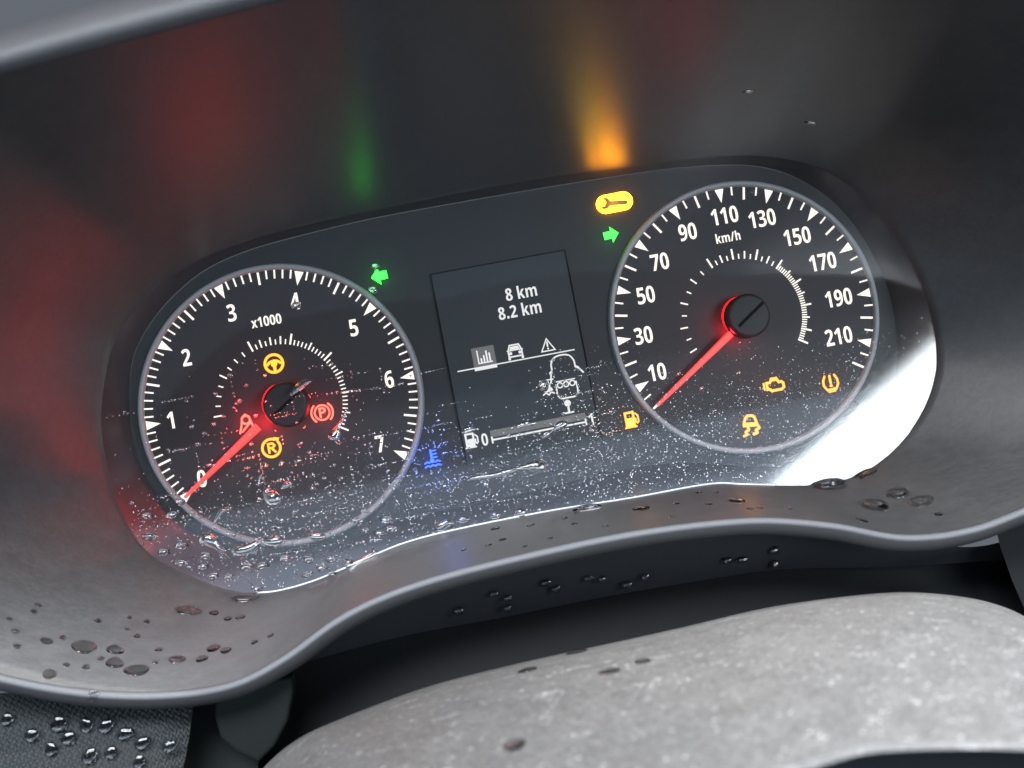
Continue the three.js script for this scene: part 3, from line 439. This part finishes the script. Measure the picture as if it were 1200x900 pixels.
waterTrail([[329, 573, 2], [336, 568, 6], [343, 566, 4]], 'small comma shaped drop up right of the largest tachometer drop');
waterTrail([[250, 614, 2], [256, 604, 4], [262, 598, 6], [265, 600, 3]], 'slanted narrow water drop low in the tachometer dial');
waterTrail([[406, 478, 2], [403, 488, 3], [398, 498, 3.5], [394, 507, 9], [391, 513, 11], [390, 517, 4]], 'pear shaped drop with a tail at the end of the tachometer inner scale');
waterTrail([[309, 553, 2], [304, 560, 2.5], [303, 570, 2]], 'thin curved water line under the amber ring lamp');
waterTrail([[532, 614, 3], [524, 613, 7], [516, 618, 8], [512, 622, 4]], 'long low water drop on the lens edge below the screen');
waterTrail([[535, 612, 3], [543, 609, 6], [551, 608, 4]], 'short water drop right of the long low edge drop');
waterTrail([[603, 604, 3], [610, 601, 9], [617, 602, 5]], 'domed drop on the bottom lens edge right of the fuel gauge zero');
waterTrail([[573, 607, 2], [580, 604, 7], [587, 603, 4]], 'domed drop on the bottom lens edge below the water streak');
waterTrail([[343, 462, 3], [350, 454, 7], [358, 448, 6], [366, 446, 2]], 'drop lit red over the tachometer hub');
lensDrop(440, 313, 9, 8, 0, 'round drop just above the left green arrow, glowing green');
lensDrop(437, 340, 12, 7, -0.4, 'small clear drop just below the left green arrow');
lensDrop(347, 358, 11, 9, 0, 'clear drop lying over the numeral 4 of the tachometer');
lensDrop(637, 452, 12, 15, 0, 'faint clear drop by the seat belt pictogram');
lensDrop(174, 629, 17, 10, -0.25, 'bright oval drop at the left lens edge in the pink glow');
waterTrail([[604, 501, 3], [612, 498, 5], [622, 496, 5], [629, 496, 2]], 'flat drop on the fuel gauge bar');
waterTrail([[648, 505, 2], [656, 499, 8], [662, 496, 6], [664, 494, 2]], 'white drop near the right end of the fuel gauge bar');
waterTrail([[636, 514, 2], [640, 509, 6], [645, 506, 4]], 'small leaning drop just below the fuel gauge bar');
waterTrail([[541, 508, 3], [547, 504, 6], [555, 502, 5], [562, 503, 2]], 'curved drop over the fuel pump pictogram');
for (const [x, y] of [[192, 647], [213, 640], [213, 660], [237, 664], [250, 676], [268, 678], [290, 666], [307, 663], [333, 655], [362, 656], [376, 666], [359, 673], [391, 673], [300, 690], [240, 652], [212, 587], [201, 603], [173, 604], [387, 655], [418, 610], [452, 610], [428, 622], [446, 624], [458, 620]]) lensDrop(x + rr(-1, 1), y + rr(-1, 1), rr(9, 17), rr(6, 10), rr(-0.3, 0.1), 'small bright water drop on the clear lens below the tachometer ring', 'small drops below the tachometer ring', null, 0.6);
for (const [x, y] of [[281, 470], [251, 497], [240, 508], [262, 488], [232, 520], [300, 487], [295, 520], [268, 540], [290, 548], [312, 545], [350, 540], [380, 560], [366, 572], [345, 600], [330, 610], [386, 578], [363, 530], [246, 545], [225, 500], [270, 440], [219, 470], [253, 462], [311, 440], [289, 452], [330, 543], [352, 520], [400, 560], [392, 545], [306, 600], [280, 600]]) lensDrop(x, y, rr(4, 8), rr(3, 5), rr(-0.5, 0.5), x < 331 ? 'tiny clear water drop on the lens over the left half of the tachometer' : 'tiny clear water drop on the lens over the lower right tachometer', x < 331 ? 'tiny drops over the left tachometer' : 'tiny drops over the right tachometer');
for (const [x, y] of [[795, 438], [837, 482], [865, 437], [822, 455]]) lensDrop(x, y, 7, 3.5, 0.5, 'tiny clear water drop on the lens over the lower speedometer dial', 'tiny drops over the speedometer dial');

// spray too fine to count, and dust, on the lens
function scatter(name, geo, mat, n, where, label, size, category) {
  const im = new THREE.InstancedMesh(geo, mat, n); im.name = name; let k = 0; const m = new THREE.Matrix4(), q = lensQ;
  let guard = 0; while (k < n && guard++ < n * 60) { const c = where(); if (!c) continue; const p = onLens(c[0], c[1]); const s = size(); m.compose(V(p.x, p.y, p.z + 0.0001), q.clone().multiply(new THREE.Quaternion().setFromAxisAngle(V(0, 0, 1), rr(0, 6))), V(s[0], s[1], s[2])); im.setMatrixAt(k++, m); }
  im.count = k; im.userData.kind = 'stuff'; tag(im, label, category); scene.add(im); return im;
}
const lensPoly = CTRL.map((c) => [c[0], c[1]]);
function inside(x, y) { let r = false; for (let i = 0, j = lensPoly.length - 1; i < lensPoly.length; j = i++) { const [a, b] = lensPoly[i], [c, d] = lensPoly[j]; if ((b > y) !== (d > y) && x < (c - a) * (y - b) / (d - b) + a) r = !r; } return r; }
const small = dome(blob(1, 1, 0.1, 8), 0.6, 3);
let rowLeft = 0, rowAt = [0, 0], rowStep = [0, 0];
const clearOf = (x, y) => [[506, 537, 14], [318, 525, 13], [377, 483, 14], [289, 497, 12], [570, 516, 22], [740, 491, 14]].every(([a, b, r]) => Math.hypot(x - a, y - b) > r);
const sprayDensity = (x, y) => { const line = y - (640 - 0.19 * (x - 330)); let d = 0.10 + 0.85 * Math.exp(-((line + 35) ** 2) / 2600) * (x > 260 ? 1 : 0.45); if (x > 620) d = (y < 560 && x < 705) ? 0.5 : 0.08; if (y < 470 && x > 500 && x < 610) d *= 0.1; if (y < 470 && x < 400) d *= 0.5; return d; };
scatter('water_spray', small, waterMat, 2400, () => {
  if (rowLeft-- > 0) { rowAt[0] += rowStep[0] * rr(0.7, 1.5); rowAt[1] += rowStep[1] * rr(0.7, 1.5); const q = [rowAt[0] + rr(-0.6, 0.6), rowAt[1] + rr(-0.6, 0.6)]; return inside(...q) && clearOf(...q) ? q : null; }
  const x = rr(125, 720), y = rr(420, 690); if (!inside(x, y) || !clearOf(x, y) || rng() > sprayDensity(x, y)) return null;
  const u = rng(), g = rr(3.2, 6); rowAt = [x, y];
  if (u < 0.2) { rowLeft = Math.floor(rr(3, 11)); rowStep = [g * 0.982, -g * 0.187]; } else if (u < 0.3) { rowLeft = Math.floor(rr(2, 7)); rowStep = [g * 0.2, g * 0.98]; }
  return [x, y];
}, 'fine spray of tiny water beads across the lower left of the lens', () => { const s = rr(0.0002, 0.00055) * (rng() < 0.75 ? 0.72 : 1.05); return [s * rr(0.8, 1.5), s, s]; }, 'water spray');
const speck = new THREE.CircleGeometry(1, 5);
scatter('lens_dust', speck, dustMat, 7500, () => {
  const x = rr(150, 1100), y = rr(370, 690); if (!inside(x, y)) return null;
  const d = Math.max(0, Math.min(1, (y - (430 - 0.19 * (x - 800)) + 10) / 110)) * Math.max(0.3, Math.min(1, (x - 520) / 200)) + (y > 400 && x > 640 ? 0.1 : 0);
  return rng() < d ? [x, y] : null;
}, 'pale dust specks across the lower right of the lens', () => { const s = Math.pow(rng(), 3.5) * 0.0002 + 0.00005; return [s, s, 1]; }, 'dust');

// drops on the cowl: seated on the surface that shows at that place
function seat(geo) {
const cp = geo.attributes.position, cn = geo.attributes.normal, cowlPix = [];
for (let i = 0; i < cp.count; i++) { const [x, y] = toPixel(V(cp.getX(i), cp.getY(i), cp.getZ(i))); cowlPix.push(x, y); }
return function (px, py) { // weighted by the four nearest grid points
  const best = []; for (let i = 0; i < cp.count; i++) { const d = (cowlPix[2 * i] - px) ** 2 + (cowlPix[2 * i + 1] - py) ** 2; if (best.length < 4 || d < best[3][0]) { best.push([d, i]); best.sort((a, b) => a[0] - b[0]); best.length = Math.min(4, best.length); } }
  const p = V(0, 0, 0), n = V(0, 0, 0); let w = 0; for (const [d, i] of best) { const k = 1 / (d + 0.5); w += k; p.x += cp.getX(i) * k; p.y += cp.getY(i) * k; p.z += cp.getZ(i) * k; n.x += cn.getX(i) * k; n.y += cn.getY(i) * k; n.z += cn.getZ(i) * k; }
  p.multiplyScalar(1 / w); n.normalize(); if (n.dot(eye.clone().sub(p)) < 0) n.negate(); return { p, n };
};
}
const cowlAt = seat(cowlGeo), coverAt = seat(globalThis.columnGeo);
function cowlDrop(px, py, w, h, label, groupName, on = cowlAt) {
  w *= 0.86; h *= 0.86; const { p, n } = on(px, py), dist = p.distanceTo(eye), s = dist / FL, view = eye.clone().sub(p).normalize(), tilt = Math.max(0.25, Math.abs(view.dot(n)));
  const o = add('water_drop', dome(blob(w / 2 * s, Math.min(h / tilt, w * 1.3) / 2 * s, 0.1, 26), Math.min(w, h / tilt) / 2 * s * 0.26), wetMat);
  // local x along the photo's level line on the surface
  const ax = V(1, 0, 0).addScaledVector(n, -n.x).normalize(), ay = n.clone().cross(ax); o.quaternion.setFromRotationMatrix(new THREE.Matrix4().makeBasis(ax, ay, n)); o.position.copy(p).addScaledVector(n, 0.00005);
  return tag(o, label, 'water drop', groupName);
}
cowlDrop(221, 716, 33, 13, 'broad dark drop with a white glint left below the tachometer');
cowlDrop(287, 701, 36, 11, 'flat dark drop tucked under the lens edge below the tachometer');
cowlDrop(1025, 592, 36, 15, 'lower left drop of the three grey drops right of the white reflection');
cowlDrop(1052, 578, 30, 14, 'upper drop of the three grey drops right of the white reflection');
cowlDrop(1079, 588, 34, 14, 'right drop of the three grey drops right of the white reflection');
cowlDrop(970, 567, 48, 14, 'wide dark drop at the lens corner under the white reflection');
cowlDrop(1014, 555, 30, 10, 'dark drop right of the wide drop at the lens corner');
cowlDrop(863, 587, 26, 10, 'oval drop in the red glow under the speedometer');
cowlDrop(752, 596, 27, 10, 'oval drop on the cowl below the fuel lamp');
cowlDrop(690, 596, 40, 9, 'flat drop against the lens edge below the gear knob pictogram');
cowlDrop(98, 758, 28, 16, 'largest of the drops near the lower left cowl lip');
cowlDrop(135, 762, 20, 11, 'upper drop of the pair right of the largest lower left drop');
cowlDrop(134, 777, 22, 12, 'lower drop of the pair right of the largest lower left drop');
cowlDrop(160, 786, 30, 13, 'wide flat drop just above the lower left cowl lip');
cowlDrop(55, 752, 14, 8, 'drop with a white glint at the far lower left of the cowl');
cowlDrop(58, 790, 16, 11, 'drop on the cowl lip line at the far lower left');
cowlDrop(208, 774, 20, 10, 'grey drop right of the wide flat drop above the lip');
for (const [x, y, w] of [[18, 740, 10], [20, 757, 9], [115, 728, 9], [74, 748, 8], [152, 724, 6], [172, 728, 7], [149, 737, 6], [160, 746, 8], [118, 771, 8], [78, 779, 8], [100, 781, 10], [186, 761, 9], [182, 777, 7], [251, 718, 12], [267, 725, 10], [282, 723, 12], [236, 772, 14], [250, 760, 16], [265, 762, 14], [298, 753, 9], [317, 745, 9], [40, 716, 8], [12, 725, 7], [44, 709, 8], [880, 596, 10], [922, 596, 13], [890, 596, 8], [812, 577, 13], [789, 591, 10], [787, 605, 10], [706, 617, 9], [677, 614, 10], [675, 601, 8], [660, 607, 9], [826, 592, 12], [835, 577, 8], [1100, 603, 9], [1010, 610, 15], [620, 615, 12], [585, 622, 14], [590, 633, 12], [575, 640, 10], [545, 645, 9], [640, 630, 9], [613, 640, 9]]) { const z = x < 330 ? ['lower left cowl shelf under the tachometer', 'small drops on the lower left cowl shelf'] : x < 720 ? ['middle cowl shelf under the screen', 'small drops on the middle cowl shelf'] : ['right cowl shelf under the speedometer', 'small drops on the right cowl shelf']; cowlDrop(x, y, w, w * rr(0.5, 0.65), 'small dark water drop on the ' + z[0], z[1]); }
for (const [x, y] of [[877, 107], [949, 145]]) cowlDrop(x, y, 16, 4, x < 900 ? 'tiny dark drop under the hood, the left of two' : 'tiny dark drop under the hood, the right of two');

for (const [x, y, w, h, l] of [[676, 765, 32, 13, 'dark flat drop near the left part of the sunlit cover edge'], [753, 775, 22, 9, 'dark oval drop right of the flat drop on the sunlit cover'], [715, 787, 28, 8, 'long dark drop below the two drops on the sunlit cover'], [618, 752 + 34, 26, 9, 'dark drop touching the shaded edge of the sunlit cover'], [604, 873, 30, 13, 'faint lone dark drop low on the sunlit cover']]) cowlDrop(x, y, w, h, l, undefined, coverAt);

const rimAt = seat(rimGeo);
for (const [x, y] of [[35, 814], [80, 822], [109, 815], [131, 814], [180, 816], [206, 826], [352, 762], [437, 712], [395, 735]]) cowlDrop(x, y, 15, 12, 'small clear water drop clinging to the front of the cowl lip at lower left', 'drops on the cowl lip', rimAt);

function planeDrop(px, py, w, h, z, label, groupName, n = V(0, 0.35, 1)) { const p = at(px, py, z), s = p.distanceTo(eye) / FL; const o = add('water_drop', dome(blob(w / 2 * s, h / 2 * s, 0.1, 20), Math.min(w, h) / 2 * s * 0.3), darkWater); o.position.copy(p); o.quaternion.setFromUnitVectors(V(0, 0, 1), n.normalize()); return tag(o, label, 'water drop', groupName); }
for (const [x, y, z] of [[579, 696, .0435], [595, 701, .0435], [595, 713, .043], [538, 716, .043], [640, 683, .043], [652, 690, .043], [690, 678, .043], [706, 679, .043], [736, 685, .0427], [757, 676, .0427], [853, 657, .0427], [871, 656, .0427], [908, 645, .043], [909, 661, .0425]]) planeDrop(x, y, rr(8, 12), rr(7, 10), z + 0.0006, 'small dark round drop on the shaded panel under the cowl', 'drops on the panel under the cowl', V(0, 0.1, 1));
for (const [x, y] of [[37, 862], [69, 848], [80, 865], [101, 850], [124, 851], [147, 860], [167, 871], [199, 875], [105, 886], [130, 882], [163, 893], [8, 843], [60, 878]]) planeDrop(x, y, rr(12, 18), rr(13, 19), 0.0628 + 0.02 * (y - 812) / 150 + 0.0004, 'round water drop on the dark woven dash trim', 'drops on the woven dash trim', V(0.05, 0.3, 1));

renderer.render(scene, camera);
